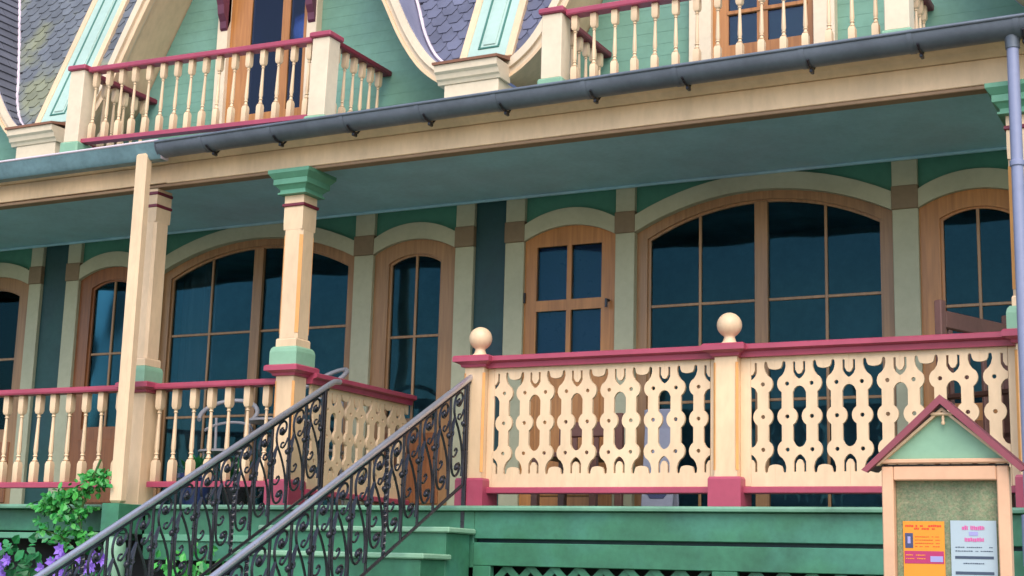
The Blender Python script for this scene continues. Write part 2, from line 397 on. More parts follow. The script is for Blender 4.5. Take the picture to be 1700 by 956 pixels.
def gable(c, near_slate):
    for sg in (1, -1):
        f = lambda P: half(c, sg, P)
        part('bargeboard', MB().ext(f(offset(INN, .0)) + f(offset(INN, .085))[::-1], YB0, YB0 + .05), 'cream_pale', house, 35)
        part('barge_moulding', MB().ext(f(offset(INN, .055)) + f(offset(INN, .115))[::-1], YB0 - .03, YB0 + .02), 'cream_pale', house, 35)
        part('barge_bead', MB().ext(f(offset(INN, -.012)) + f(offset(INN, .012))[::-1], YB0 - .018, YB0 + .03), 'cream', house, 35)
        part('gable_soffit', MB().ext(f(offset(INN, .012)) + f(offset(INN, .05))[::-1], YB0 + .051, U + .03), 'cream', house, 35)
        roof = part('gable_roof', MB().ext(f(offset(INN, .086)) + f(offset(INN, .122))[::-1], YB0 - .01, 3.2), 'slate_glare', house, 35)
        if near_slate and sg == 1:
            Q = offset(INN, .123); k = 0; acc = 0
            L_ = [0]
            for i in range(1, len(Q)): L_.append(L_[-1] + math.dist(Q[i], Q[i - 1]))
            def at(s):
                for i in range(1, len(Q)):
                    if L_[i] >= s: t = (s - L_[i - 1]) / max(1e-6, L_[i] - L_[i - 1]); return (Q[i - 1][0] + (Q[i][0] - Q[i - 1][0]) * t, Q[i - 1][1] + (Q[i][1] - Q[i - 1][1]) * t)
                return Q[-1]
            s = .02
            while s < 2.6:
                a, b = at(s), at(s + .125); t = Vector((b[0] - a[0], b[1] - a[1])).normalized(); nx, nz = t.y, -t.x
                for q in range(4):
                    y0 = YB0 + q * .42 + (.18 if k % 2 else 0) - .2; y1 = y0 + .414; y0 = max(y0, YB0 - .01)
                    part('slate', MB().ext([(c + a[0], a[1]), (c + a[0] + nx * .022, a[1] + nz * .022), (c + b[0] + nx * .006, b[1] + nz * .006), (c + b[0], b[1])], y0, y1), 'slate_grey', roof)
                s += .10; k += 1
CL, CR, CF = -2.93, 1.43, -7.29
def uin(z):
    for i in range(1, len(INN)):
        if INN[i][1] >= z: t = (z - INN[i - 1][1]) / (INN[i][1] - INN[i - 1][1]); return INN[i - 1][0] + (INN[i][0] - INN[i - 1][0]) * t
    return 0.
def gable_wall(c):
    P = [(u + .01, z) for u, z in INN if z > 3.2]
    wall = part('gable_wall', MB().ext([(c - 2.1, 2.8), (c + 2.1, 2.8), (c + 2.1, 3.2)] + [(c + u, z) for u, z in P] + [(c - u, z) for u, z in P[::-1]] + [(c - 2.1, 3.2)], U + .02, U + .1), 'wall_green', house)
    z = 2.92
    while z < 5.0:
        u = uin(z) if z > 3.2 else 2.1; u2 = (uin(z + .094) if z + .094 > 3.2 else 2.1)
        m = MB(); pf = [(U, z), (U + .02, z), (U + .02, z + .0938), (U + .0014, z + .0938)]
        m.v = [(c + sg * (u if i < 2 else u2), p[0], p[1]) for sg in (-1, 1) for i, p in enumerate(pf)]
        m.f = [[0, 1, 2, 3], [4, 5, 6, 7], [0, 1, 5, 4], [1, 2, 6, 5], [2, 3, 7, 6], [3, 0, 4, 7]]
        part('board', m, 'wall_green', wall); z += .094
for c in (CL, CR, CF): gable_wall(c)
gable(CL, False); gable(CR, False); gable(CF, True)

# mansard face between gables: hexagonal slates, valley trims, painted panels, corbel blocks
KM = .42; Y0M, Z0M = .64, 3.36
tl = math.atan(KM)
def mp(x, t, n=0.):       # point on the mansard: x along, t up the slope, n proud
    return (x, Y0M + t * math.sin(tl) - n * math.cos(tl), Z0M + t * math.cos(tl) + n * math.sin(tl))
MM = Matrix.Translation((0, Y0M, Z0M)) @ Matrix.Rotation(-tl, 4, 'X')     # local x, y(into roof), z up slope
hexm = lambda mat: MB().ext([(-.067, .012), (-.034, -.046), (.034, -.046), (.067, .012), (.067, .135), (-.067, .135)], -.030, -.013).mesh('slate', mat)
HEX1, HEX2 = hexm('slate'), hexm('slate_moss')
def uout(z):
    Q = offset(INN, .12)
    for i in range(1, len(Q)):
        if Q[i][1] >= z: t = (z - Q[i - 1][1]) / (Q[i][1] - Q[i - 1][1]); return Q[i - 1][0] + (Q[i][0] - Q[i - 1][0]) * t
    return 0.
def mansard(cx, mesh, rows):
    hw = lambda t: 2.18 - uout(max(3.36, Z0M + t * math.cos(tl)))
    ts = [.0, .05, .1, .2, .3, .5, .8, 1.1, 1.5, 2.0, 2.5]
    back = part('mansard_roof', MB().ext([(cx + hw(t), t) for t in ts] + [(cx - hw(t), t) for t in ts[::-1]], 0, .05).xf(MM), 'slate', house)
    r = 0; t = .03
    while r < rows:
        k = int(hw(t) / .14) + 2
        for q in range(-k, k + 1):
            x = q * .14 + (.07 if r % 2 else 0)
            if abs(x) > hw(t) + .02 or x > .42 + t * .3 : continue
            jit = random.uniform(-.004, .004)
            o = add('slate', mesh, back); o.matrix_world = MM @ Matrix.Translation((cx + x + jit, -.002, t + jit)) @ Matrix.Rotation(math.radians(-4.6), 4, 'X')
        t += .097; r += 1
    return back
def mint_panel(cx):
    x0, x1 = cx - .14, cx + .26; h = 2.4
    b = MB().box(x0, x1, -.05, -.018, .02, h).xf(MM)
    o = part('roof_panel', b, 'pale_mint', house)
    for a in (x0 - .03, x1 - .03): part('panel_border', MB().box(a, a + .06, -.062, -.016, 0.0, h).xf(MM), 'cream_bright', o)
    for a in (x0 + .11, x1 - .125): part('panel_groove', MB().box(a, a + .018, -.058, -.045, .13, h).xf(MM), 'panel_green', o)
    part('panel_groove', MB().box(x0 + .11, x1 - .107, -.0585, -.0455, .112, .13).xf(MM), 'panel_green', o)
    part('panel_field', MB().box(x0 + .15, x1 - .147, -.060, -.045, .15, h).xf(MM), 'pale_mint', o)
def corbel(cx):
    x0, x1 = cx - .235, cx + .255
    part('corbel_block', MB().box(x0 + .03, x1, .45, .95, 2.86, 3.165), 'cream_pale', house)
    part('corbel_cornice', MB().ext([(.60, 3.165), (.44, 3.165), (.43, 3.19), (.41, 3.20), (.40, 3.235), (.375, 3.25), (.37, 3.30), (.60, 3.30)], x0 - .02, x1 + .02, 'X'), 'cream_pale', house)
    part('corbel_flashing', MB().ext([(.355, 3.301), (.35, 3.32), (.66, 3.385), (.72, 3.36)], x0 - .03, x1 + .03, 'X'), 'valley_brown', house)
for cx, mesh, rows in ((-.75, HEX1, 14), (-5.11, HEX2, 24)):
    mansard(cx, mesh, rows); mint_panel(cx); corbel(cx)
# valley trims where the gable roofs meet the slates
def valley(c):
    Q = offset(INN, .128); path = []
    for u, z in Q:
        if z > 5.6: break
        path.append((c + u + .012, Y0M + (z - Z0M) * KM - .03, z + .006))
    part('valley_trim', MB().tube(path, .016, 6), 'trim_lilac', house, 60)
valley(CL); valley(CF)

# upper doors
def upper_door(x0, x1, z0, z1, mid, trim, lw=.12):
    y0 = U - .03
    o = part('balcony_door', MB().ext([(x0, z0), (x1, z0), (x1, z1), (x0, z1)], U + .0, U + .05,
        holes=[[(x0 + lw, z0 + .13), (mid - .04, z0 + .13), (mid - .04, z1 - .1), (x0 + lw, z1 - .1)], [(mid + .04, z0 + .13), (x1 - .06, z0 + .13), (x1 - .06, z1 - .1), (mid + .04, z1 - .1)]]), 'wood_orange', house, loc=(0, -.034, 0))
    part('door_backing', MB().box(x0 + .02, x1 - .02, U + .040, U + .046, z0 + .02, z1 - .02, .001), 'room_dark', o)
    for a, b in ((x0 + lw, mid - .04), (mid + .04, x1 - .06)): part('pane', MB().box(a, b, U + .012, U + .02, z0 + .13, z1 - .1, .001), 'glass_sky_sheen', o)
    for a, b in ((x0 - trim, x0), (x1, x1 + trim * .9)):
        part('door_trim', MB().box(a, b, y0 - .05, U + .04, z0 - .1, z1 + .2), 'cream_pale', house)
    if trim > .15: part('door_rail', MB().box(x0 + .11, x1 - .05, U - .01, U + .03, z0 + .36, z0 + .39), 'wood_orange', o)
upper_door(-3.47, -2.63, 3.25, 5.3, -2.88, .11, .22)
upper_door(.97, 1.73, 3.25, 5.3, 1.345, .17)
BR = [(0, 0), (.015, .02), (.02, .08), (.05, .14), (.06, .22), (.09, .30), (.10, .42), (-.03, .42), (-.03, .1)]
for x, z in ((-3.505, 4.16), (-2.575, 4.10)):
    part('door_bracket', MB().ext([(U - .08 - b[0] * 1.2, z + b[1]) for b in BR], x - .035, x + .035, 'X'), 'maroon', house)

# ------------------------------------------------------------------ columns
def orange_edges(m, hw, z0, z1, c=.028):
    pass
def column(x, label, capital=True, name='porch_column'):
    o = empty(name, (x, 0, 0), label, 'column', 'columns along the porch front'); h = .083
    if capital: part('plinth', MB().lathe([(.118, 1.002), (.118, 1.10), (.112, 1.125), (.10, 1.14)], sq=True), 'mint', o)
    else: part('plinth', MB().lathe([(.105, .925), (.105, 1.02), (.10, 1.045), (.088, 1.055)], sq=True), 'mint', o)
    zb, zt = (1.141, 2.27) if capital else (1.056, 2.448)
    # shaft with chamfered corners between square ends
    c = .02
    oct_ = [(-h + c, -h), (h - c, -h), (h, -h + c), (h, h - c), (h - c, h), (-h + c, h), (-h, h - c), (-h, -h + c)]
    part('shaft', MB().lathe([(h + .006, zb), (h + .006, zb + .05), (h, zb + .06)], sq=True), 'cream_bright', o)
    part('shaft', MB().ext(oct_, zb + .061, zt - .26, 'Z'), 'cream_bright', o)
    part('shaft', MB().lathe([(h, zt - .259), (h + .002, zt - .2), (h + .002, zt)], sq=True), 'cream_bright', o)
    if capital:
        for a in range(4):   # painted chamfers
            ang = a * PI / 2; p = (math.cos(ang + PI / 4) * math.sqrt(2) * (h - c / 2 + .0015), math.sin(ang + PI / 4) * math.sqrt(2) * (h - c / 2 + .0015))
            part('painted_edge', MB().box(-c * .72, c * .72, -.0012, .0012, zb + .10, zt - .30, .0005), 'apricot', o, loc=(p[0], p[1], 0), rot=(0, 0, ang + PI / 4 - PI / 2))
        part('necking', MB().lathe([(.092, 2.185), (.097, 2.19), (.097, 2.205), (.092, 2.21)], sq=True), 'dark_red', o)
        part('capital', MB().lathe([(.098, 2.272), (.125, 2.275), (.125, 2.288), (.112, 2.292), (.112, 2.31), (.135, 2.335), (.15, 2.345), (.15, 2.385), (.155, 2.39), (.178, 2.42), (.182, 2.425), (.182, 2.452), (.17, 2.4525)], sq=True), 'capital_green', o)
    else:
        for z in (2.30, 2.40): part('painted_band', MB().lathe([(h + .003, z), (h + .008, z + .004), (h + .008, z + .022), (h + .003, z + .026)], sq=True), 'dark_red', o)
    return o
column(-1.885, 'cream column with green stepped capital at the left of the stairs')
column(3.245, 'cream column with green capital behind the lavender downpipe', True)
column(-3.275, 'plain cream column without capital, ringed by two maroon bands', False)

# pedestals below rail level belong to the newel-like posts
def newel(x, label, ball=True, rtop=1.0, base=True, w=.0725, plain=False):
    o = empty('newel_post', (x, 0, 0), label, 'post', 'posts of the porch balustrade')
    z0 = .185 if base else 0
    c = .014
    h = w
    if plain: part('shaft', MB().box(-.13, .09, -.085, .085, 0, rtop - .06), 'cream', o)
    else:
        part('shaft', MB().lathe([(h, z0), (h, rtop - .055)], sq=True), 'cream', o)
        for sx in (-1, 1): part('painted_edge', MB().box(-.010, .010, -.0015, .0015, z0 + .04, rtop - .11, .0005), 'apricot', o, loc=(sx * (h + .0003), -h - .0003, 0), rot=(0, 0, sx * PI / 4))
    if base: part('base', MB().lathe([(.105, 0), (.105, .17), (.098, .184), (.08, .186)], sq=True), 'rail_red', o)
    part('cap', MB().lathe([(h + .004, rtop - .075), (h + .02, rtop - .07), (h + .025, rtop - .055), (h + .055, rtop - .04), (h + .066, rtop - .038), (h + .066, rtop - .006), (h + .055, rtop + .004)], sq=True), 'rail_red', o)
    if ball:
        P = [(.062, rtop + .004), (.06, rtop + .016), (.042, rtop + .03), (.034, rtop + .055)]
        P += [(.079 * math.sin(a), rtop + .135 - .079 * math.cos(a)) for a in [math.radians(28 + q * 12.5) for q in range(12)]] + [(.004, rtop + .214)]
        part('ball_finial', MB().lathe(P, 20), 'cream_bright', o, 50)
    return o
newel(-.33, 'cream newel post with ball finial at the head of the stairs')
newel(1.442, 'cream newel post with ball finial between two fretwork panels')
newel(-1.885, 'cream pedestal with red base carrying the green-capped column by the stairs', False, 1.0, True, .078)
newel(3.245, 'cream pedestal at the right end of the fretwork balustrade', False, 1.0, True, .078)
newel(-3.25, 'wide cream pedestal under the plain column', False, .92, False, .09, True)

# ------------------------------------------------------------------ fretwork balustrades
P_ = .1525
def cell(hgt=1.0, p=P_):
    q = p / 2 - .0002
    HH = .0345
    def disc(z, r=.0625, hh=.0345, n=6):
        a = math.acos(hh / r); out = []
        for i in range(n + 1): t = -a + 2 * a * i / n; out.append((r * math.cos(t), z + r * math.sin(t)))
        return out
    At = [(q, .738), (q, .780), (q - .012, .786), (q - .028, .803), (q - .038, .824), (q - .038, .886), (q - .024, .886), (q - .024, .838), (q - .012, .815), (q, .810), (q, .923)]
    Bt = disc(.752)[:-1] + [(.030, .806), (.016, .828), (.008, .858), (.010, .884), (.018, .893), (.028, .886), (.032, .864), (q - .036, .849), (q - .018, .843), (q, .841), (q, .923)]
    mir = lambda P: [(x, 1.102 - z) for x, z in P][::-1]
    A = [(q, .127)] + mir(At)[1:-1] + [(q, .364), (q - .016, .368), (q - .03, .381), (HH, .405)] + disc(.551) + [(HH, .697), (q - .03, .721), (q - .016, .734)] + At
    B = [(q, .127)] + mir(Bt)[1:] + disc(.551) + Bt
    right = B; left = [(-x, z) for x, z in A][::-1]
    s = (hgt - .0) 
    outer = [(x, z) for x, z in right + left]
    holes = [[(0.0135 * math.cos(a * PI / 4), zz + .0135 * math.sin(a * PI / 4)) for a in range(8)] for zz in (.35, .551, .752)]
    return outer, holes
o_, h_ = cell()
FRET_A = MB().ext(o_, -.011, .011, 'Y', h_).mesh('fret_board', 'cream_bright')
FRET_B = MB().ext([(-x, z) for x, z in o_][::-1], -.011, .011, 'Y', [[(-x, z) for x, z in h] for h in h_]).mesh('fret_board', 'cream_bright')
def handrail_profile(cy, zt):
    return [(cy - .085, zt - .033), (cy - .085, zt - .006), (cy - .075, zt), (cy + .075, zt), (cy + .085, zt - .006), (cy + .085, zt - .033), (cy + .05, zt - .045), (cy + .045, zt - .078), (cy - .045, zt - .078), (cy - .05, zt - .045)]
def low_profile(cy): return [(cy - .045, .085), (cy - .05, .09), (cy - .05, .12), (cy - .045, .126), (cy + .045, .126), (cy + .05, .12), (cy + .05, .09), (cy + .045, .085)]
def fret_section(x0, x1, first, n, label):
    o = empty('fretwork_balustrade', ((x0 + x1) / 2, 0, 0), label, 'balustrade', 'fretwork balustrades of the porch'); cx = (x0 + x1) / 2
    part('handrail', MB().sweep(handrail_profile(0, 1.0), x0 - cx, x1 - cx), 'rail_red', o)
    part('bottom_rail', MB().sweep(low_profile(0), x0 - cx, x1 - cx), 'rail_red', o)
    for i in range(n): add('fret_board', FRET_A if i % 2 == 0 else FRET_B, o, (first + i * P_ - cx, random.uniform(-.0015, .0015), 0))
    # end strips
    a, b = first - P_ / 2, first + (n - .5) * P_
    if a - x0 > .006: part('end_board', MB().box(x0 - cx, a - cx - .001, -.011, .011, .127, .923), 'cream_bright', o)
    if x1 - b > .006: part('end_board', MB().box(b - cx + .001, x1 - cx, -.011, .011, .127, .923), 'cream_bright', o)
    return o
fret_section(-.258, 1.370, -.13, 10, 'fretwork balustrade panel between the two ball-topped posts')
fret_section(1.514, 3.167, 1.66, 10, 'fretwork balustrade panel right of the middle ball-topped post, behind the notice board')
side = empty('fretwork_balustrade', (-1.80, .8, 0), 'short fretwork balustrade running back from the column to the house wall', 'balustrade', 'fretwork balustrades of the porch')
part('handrail', MB().ext([(p[0], p[1]) for p in handrail_profile(0, .965)], -.72, .70, 'Y'), 'rail_red', side)
part('bottom_rail', MB().ext([(p[0], p[1]) for p in low_profile(0)], -.70, .70, 'Y'), 'rail_red', side)
for i in range(9):
    ob = add('fret_board', FRET_A if i % 2 == 0 else FRET_B, side, (0, -.60 + i * P_, .0), (0, 0, PI / 2)); ob.scale = (1, 1, .965)

# ------------------------------------------------------------------ turned balusters
def baluster_mesh(z0, z1, r=.026, mat='cream_bright'):
    H = z1 - z0; m = MB()
    m.lathe([(r * .85, z0), (r, z0 + .006), (r, z0 + H * .20), (r * .75, z0 + H * .235)], sq=True)
    m.lathe([(r * .62, z0 + H * .236), (r * .85, z0 + H * .25), (r * .55, z0 + H * .265), (r * .5, z0 + H * .29), (r * .78, z0 + H * .30), (r * .5, z0 + H * .315), (r * .72, z0 + H * .36), (r * .6, z0 + H * .5), (r * .42, z0 + H * .74), (r * .7, z0 + H * .75), (r * .45, z0 + H * .765), (r * .75, z0 + H * .785)], 8)
    m.lathe([(r * .75, z0 + H * .786), (r, z0 + H * .82), (r, z1 - .006), (r * .85, z1)], sq=True)
    return m.mesh('baluster', mat, 40)
BAL = baluster_mesh(.178, .87)
def turned_section(x0, x1, xs, label, low_z=.13):
    cx = (x0 + x1) / 2
    o = empty('turned_balustrade', (cx, 0, 0), label, 'balustrade', 'turned balustrades of the left porch')
    hp = [(-.06, .872), (-.065, .885), (-.065, .908), (-.055, .916), (.055, .916), (.065, .908), (.065, .885), (.06, .872)]
    part('handrail', MB().sweep(hp, x0 - cx, x1 - cx), 'rail_red', o)
    part('bottom_rail', MB().sweep([(-.05, .135), (-.05, .17), (-.045, .176), (.045, .176), (.05, .17), (.05, .135)], x0 - cx, x1 - cx), 'rail_red', o)
    for x in xs: add('baluster', BAL, o, (x - cx + random.uniform(-.004, .004), 0, 0), (random.uniform(-.006, .006), random.uniform(-.006, .006), random.uniform(-.08, .08)))
turned_section(-3.12, -1.965, [-3.09 + .1665 * i for i in range(7)], 'turned baluster railing between the plain column and the stairs')
turned_section(-6.6, -3.385, [-6.5 + .1675 * i for i in range(19)], 'turned baluster railing left of the cream downpipe')

# ------------------------------------------------------------------ balconies on the porch roof
def balcony(x0, x1, yb, zr, zl, tilt, label):
    """x0..x1 outer post faces, zr rail top, zl bottom-rail top, at the balcony's middle"""
    cx = (x0 + x1) / 2; o = empty('balcony_railing', (cx, yb, 2.8), label, 'balcony railing', 'balcony railings above the porch roof'); o.rotation_euler = (0, tilt, 0)
    zr -= 2.8; zl -= 2.8; pw = .155; hx = (x1 - x0) / 2
    rp = lambda c: [(c - .045, zr - .045), (c - .05, zr - .035), (c - .05, zr - .008), (c - .04, zr), (c + .04, zr), (c + .05, zr - .008), (c + .05, zr - .035), (c + .045, zr - .045)]
    lp = lambda c: [(c - .04, zl - .035), (c - .04, zl - .004), (c - .036, zl), (c + .036, zl), (c + .04, zl - .004), (c + .04, zl - .035)]
    for s in (-1, 1):
        xa = -hx if s < 0 else hx - pw
        q = part('post', MB().box(xa, xa + pw, .001, pw, .17, zr - .03, .006), 'cream_pale', o)
        part('post_base', MB().box(xa - .02, xa + pw + .02, -.02, pw + .02, -.05, .17, .012), 'mint', o)
        part('post_cap', MB().box(xa - .02, xa + pw + .02, -.022, pw + .02, zr - .03, zr + .012, .008), 'rail_red', o)
        # returns
        part('side_handrail', MB().ext(rp(xa + pw / 2), pw + .02, U - yb - .002, 'Y'), 'dark_red', o)
        part('side_bottom_rail', MB().ext(lp(xa + pw / 2), pw + .0, U - yb - .002, 'Y'), 'dark_red', o)
        n = 6
        for i in range(n): add('baluster', balm, o, (xa + pw / 2, pw + .07 + (U - yb - pw - .1) * i / (n - .3), 0)) if balm else None
    part('front_handrail', MB().sweep(rp(pw / 2), -hx + pw + .02, hx - pw - .02), 'rail_red', o)
    part('front_bottom_rail', MB().sweep(lp(pw / 2), -hx + pw + .001, hx - pw - .001), 'rail_red', o)
    return o
def balcony_balusters(o, hx, n, pw=.155):
    for i in range(n): add('baluster', balm, o, (-hx + pw + .07 + (2 * hx - 2 * pw - .14) * i / (n - 1) + random.uniform(-.004, .004), pw / 2, 0), (random.uniform(-.006, .006), random.uniform(-.006, .006), random.uniform(-.08, .08)))
balm = baluster_mesh(3.003 - 2.8, 3.58 - 2.8, .022, 'cream_bright')
b1 = balcony(-4.42, -1.80, .1, 3.625, 3.003, math.radians(1.55), 'balcony railing over the left half of the porch roof, before the orange door')
balcony_balusters(b1, 1.31, 16)
balm = baluster_mesh(2.943 - 2.8, 3.43 - 2.8, .022, 'cream_bright')
b2 = balcony(.025, 2.58, .1, 3.477, 2.943, 0, 'balcony railing over the right half of the porch roof, nearest the lavender downpipe')
balcony_balusters(b2, 1.2775, 15)

# ------------------------------------------------------------------ gutters and downpipes
def half_round(r, th, n=12):
    o = [(-.30 + r * math.cos(PI + PI * i / n), r * math.sin(PI + PI * i / n)) for i in range(n + 1)]
    i_ = [(-.30 + (r - th) * math.cos(PI + PI * i / n), (r - th) * math.sin(PI + PI * i / n)) for i in range(n + 1)]
    return o + i_[::-1]
gut = empty('gutter', (.1, 0, 2.735), 'long grey half-round metal gutter along the porch eave', 'gutter', 'porch gutters'); gut.rotation_euler = (0, -.007, 0)
part('trough', MB().ext(half_round(.098, .006), -3.08, 3.6, 'X'), 'zinc', gut, 30)
part('rim', MB().tube([(-3.08, -.398, .0), (3.6, -.398, .0)], .012, 8), 'zinc', gut, 60)
part('end_cap', MB().ext([(-.30 + .1055 * math.cos(PI + PI * i / 12), .1055 * math.sin(PI + PI * i / 12)) for i in range(13)], -3.084, -3.079, 'X'), 'zinc', gut)
jm = MB().ext(half_round(.102, .004), -.016, .016, 'X').mesh('joint_band', 'zinc', 30)
hk = MB().tube([(0, -.38, -.075), (0, -.34, -.098), (0, -.29, -.106), (0, -.24, -.096), (0, -.215, -.07)], .008, 6).box(-.010, .010, -.30, -.25, -.13, -.105).mesh('bracket', 'iron')
for i, x in enumerate((-2.54, -1.91, -1.28, -.66, -.06, .60, 1.23, 2.05, 2.70, 3.3)):
    add('joint_band', jm, gut, (x - .1 - .02, 0, 0)); add('bracket', hk, gut, (x - .1 + .02 + random.uniform(-.01, .01), 0, 0), (0, random.uniform(-.15, .15), 0))
gl = empty('gutter', (-5.5, 0, 2.6), 'pale blue-green box gutter at the left end of the porch eave', 'gutter', 'porch gutters')
part('trough', MB().ext([(-.25, 0), (-.33, 0), (-.35, .02), (-.36, .06), (-.385, .10), (-.395, .128), (-.38, .128), (-.34, .06), (-.325, .012), (-.25, .012)], -4, 2.53, 'X'), 'zinc_pale', gl, 35)
part('rim', MB().tube([(-4, -.39, .128), (2.54, -.39, .128)], .010, 8), 'trim_lilac', gl, 60)
part('end_cap', MB().ext([(-.25, .001), (-.33, .001), (-.355, .06), (-.39, .127), (-.25, .127)], 2.531, 2.536, 'X'), 'trim_lilac', gl)

dp = empty('downpipe', (3.245, -.3, GZ), 'round lavender metal downpipe at the right end of the porch', 'downpipe', 'downpipes')
z_ = lambda z: z - GZ
part('pipe', MB().tube([(0, 0, z_(2.70)), (0, 0, z_(.2)), (0, 0, .1)], .034, 14), 'pipe_lavender', dp, 60)
part('outlet', MB().lathe([(.04, z_(2.60)), (.042, z_(2.64)), (.05, z_(2.69))], 14), 'zinc', dp, 40)
for z in (1.9, -.15): part('clip', MB().lathe([(.037, z_(z)), (.041, z_(z) + .005), (.041, z_(z) + .03), (.037, z_(z) + .035)], 14), 'pipe_lavender', dp, 30)
part('elbow', MB().tube([(0, 0, z_(-.05)), (.0, -.004, z_(-.1)), (.0, -.01, z_(-.2)), (.0, -.0, z_(-.32))], .05, 14), 'pipe_lavender', dp, 60)

dl = empty('downpipe', (-3.13, -.33, GZ), 'square cream-painted downpipe in front of the plain column', 'downpipe', 'downpipes')
part('pipe', MB().box(-.058, .05, -.045, .045, z_(0.0), z_(2.65), .018), 'cream_bright', dl)
part('pedestal', MB().box(-.085, .075, -.075, .2, z_(-.22), z_(-.004)), 'deck_green', dl)
part('lower_pipe', MB().lathe([(.085, .05), (.085, z_(-.36)), (.078, z_(-.29)), (.055, z_(-.245)), (.01, z_(-.226))], 16), 'mint', dl, 50)

# ------------------------------------------------------------------ porch deck and skirting
deck = empty('porch_deck', (0, 0, 0), 'green boarded porch deck with lattice skirting below', 'porch')
x = XL; i = 0
pm = MB().box(0, .137, -.155, D + .1, -.035, 0, .003).mesh('plank', 'deck_green')
while x < 4.4: add('plank', pm, deck, (x, 0, 0)); x += .14
nosm = [(-.152, -.034), (-.165, -.03), (-.168, -.015), (-.165, -.003), (-.156, -.001)]
part('nosing', MB().sweep(nosm, XL, 4.4), 'nosing_green', deck)
part('fascia_board', MB().box(-.27, 4.4, -.12, -.06, -.212, -.036), 'deck_green', deck)
part('fascia_board', MB().box(-3.05, -.272, -.119, -.06, -.40, -.036), 'deck_green', deck)
part('fascia_board', MB().box(XL, -3.22, -.05, .0, -.20, -.036), 'deck_green', deck)
part('ledge', MB().box(XL, -3.22, -.10, .0, -.262, -.215), 'capital_green', deck)
part('ledge', MB().box(-3.05, -1.73, -.135, -.06, -.262, -.215), 'capital_green', deck)
part('skirt_rail', MB().box(-.27, 4.4, -.125, -.07, -.385, -.237), 'deck_green', deck)
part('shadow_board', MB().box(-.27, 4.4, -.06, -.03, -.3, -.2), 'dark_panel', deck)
for a, b in ((-.27, -.14), (1.37, 1.53), (3.05, 3.2)): part('skirt_stile', MB().box(a, b, -.124, -.07, GZ, -.386), 'deck_green', deck)
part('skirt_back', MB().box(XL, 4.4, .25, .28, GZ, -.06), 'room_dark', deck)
def lattice(x0, x1, z0, z1, pitch=.17):
    for s, y in ((1, -.095), (-1, -.083)):
        k = x0 - (z1 - z0)
        while k < x1 + (z1 - z0):
            # centre line x = k + s*(z - z1) or mirrored
            pts = []
            lo = z0; hi = z1
            xa = lambda z: k + (z1 - z) if s > 0 else k - (z1 - z)
            zs_ = [z1, z0]
            # clip to x0..x1
            za, zb = z1, z0
            if s > 0:
                za = min(z1, z1 - (x0 - k)); zb = max(z0, z1 - (x1 - k))
            else:
                za = min(z1, z1 + (x1 - k) if False else z1 - (k - x1)); zb = max(z0, z1 - (k - x0))
            if za - zb > .06:
                w_ = .032
                part('lattice_slat', MB().ext([(xa(za) - w_, za), (xa(za) + w_, za), (xa(zb) + w_, zb), (xa(zb) - w_, zb)], y, y + .010), 'deck_green', deck)
            k += pitch
lattice(-.14, 1.37, -1.3, -.387); lattice(1.53, 3.05, -1.3, -.387)

# ------------------------------------------------------------------ stairs
st = empty('stairs', (-1.0, -.12, GZ), 'green wooden stairs climbing to the porch between iron railings', 'stairs')
RUN, RISE = .31, .172
for k in range(1, 12):
    zt = .02 - RISE * k; yf = -.15 - RUN * k
    yb_ = -.125 if k == 1 else -.15 - RUN * (k - 1) + .02
    part('tread', MB().box(-.74, .75, yf - .03 + .12, yb_ + .12, zt - .035 - GZ, zt - GZ, .008), 'mint', st)
    part('riser', MB().box(-.72, .715, yf + .12, yb_ + .118 - .02, max(0.0, 0), zt - .036 - GZ, .003), 'deck_green', st)

# ------------------------------------------------------------------ wrought-iron stair railings
SL = .517
def picket_scroll():
    pts = [(0.005, .06), (.0, .16), (.012, .27), (.045, .40), (.078, .50), (.085, .575), (.068, .628), (.038, .636), (.016, .608), (.016, .57), (.038, .55), (.058, .562), (.058, .588), (.042, .594)]
    low = [(.078, .50), (.098, .38), (.10, .26), (.092, .16), (.07, .105), (.04, .10), (.024, .128), (.03, .16), (.052, .168), (.064, .148), (.052, .135)]
    c3 = [(.0, .34), (-.02, .36), (-.03, .40), (-.012, .425), (.008, .41), (.004, .39)]
    c4 = [(.078, .50), (.10, .46), (.112, .42), (.10, .385), (.086, .39), (.088, .412)]
    c5 = [(.0, .50), (.014, .47), (.034, .455), (.05, .47), (.044, .492), (.03, .486)]
    c6 = [(.10, .26), (.085, .24), (.065, .235), (.05, .255), (.058, .278), (.072, .27)]
    sh = lambda P: [(0, -a * 1.5, z + SL * (-a * 1.5)) for a, z in smooth_curve(P, 3)]
    m = MB(); m.tube(sh(pts), .0085, 5).tube(sh(low), .0085, 5).tube(sh(c3), .007, 5).tube(sh(c4), .007, 5).tube(sh(c5), .007, 5).tube(sh(c6), .007, 5)
    for a, z in ((.048, .578), (.05, .148), (.0, .405)):     # beads
        m.lathe([(.003, -.018), (.016, -.011), (.019, 0), (.016, .011), (.003, .018)], 8, (0, -a * 1.5, z - SL * a * 1.5))
    return m.mesh('scroll', 'iron', 60)
SCR = picket_scroll()
PICK = MB().box(-.0075, .0075, -.0075, .0075, .0, .665, .002).mesh('picket', 'iron')
def twisted(h):
    m = MB(); n = 60; m.v = []; b = 0
    for i in range(n + 1):
        a = i / n * h * 38
        for q in range(4): t = a + q * PI / 2; m.v.append((.013 * math.cos(t), .013 * math.sin(t), h * i / n))
    for i in range(n):
        for q in range(4): A = i * 4 + q; B_ = i * 4 + (q + 1) % 4; m.f.append([A, B_, B_ + 4, A + 4])
    return m.mesh('twisted_picket', 'iron')
TW = twisted(.665)
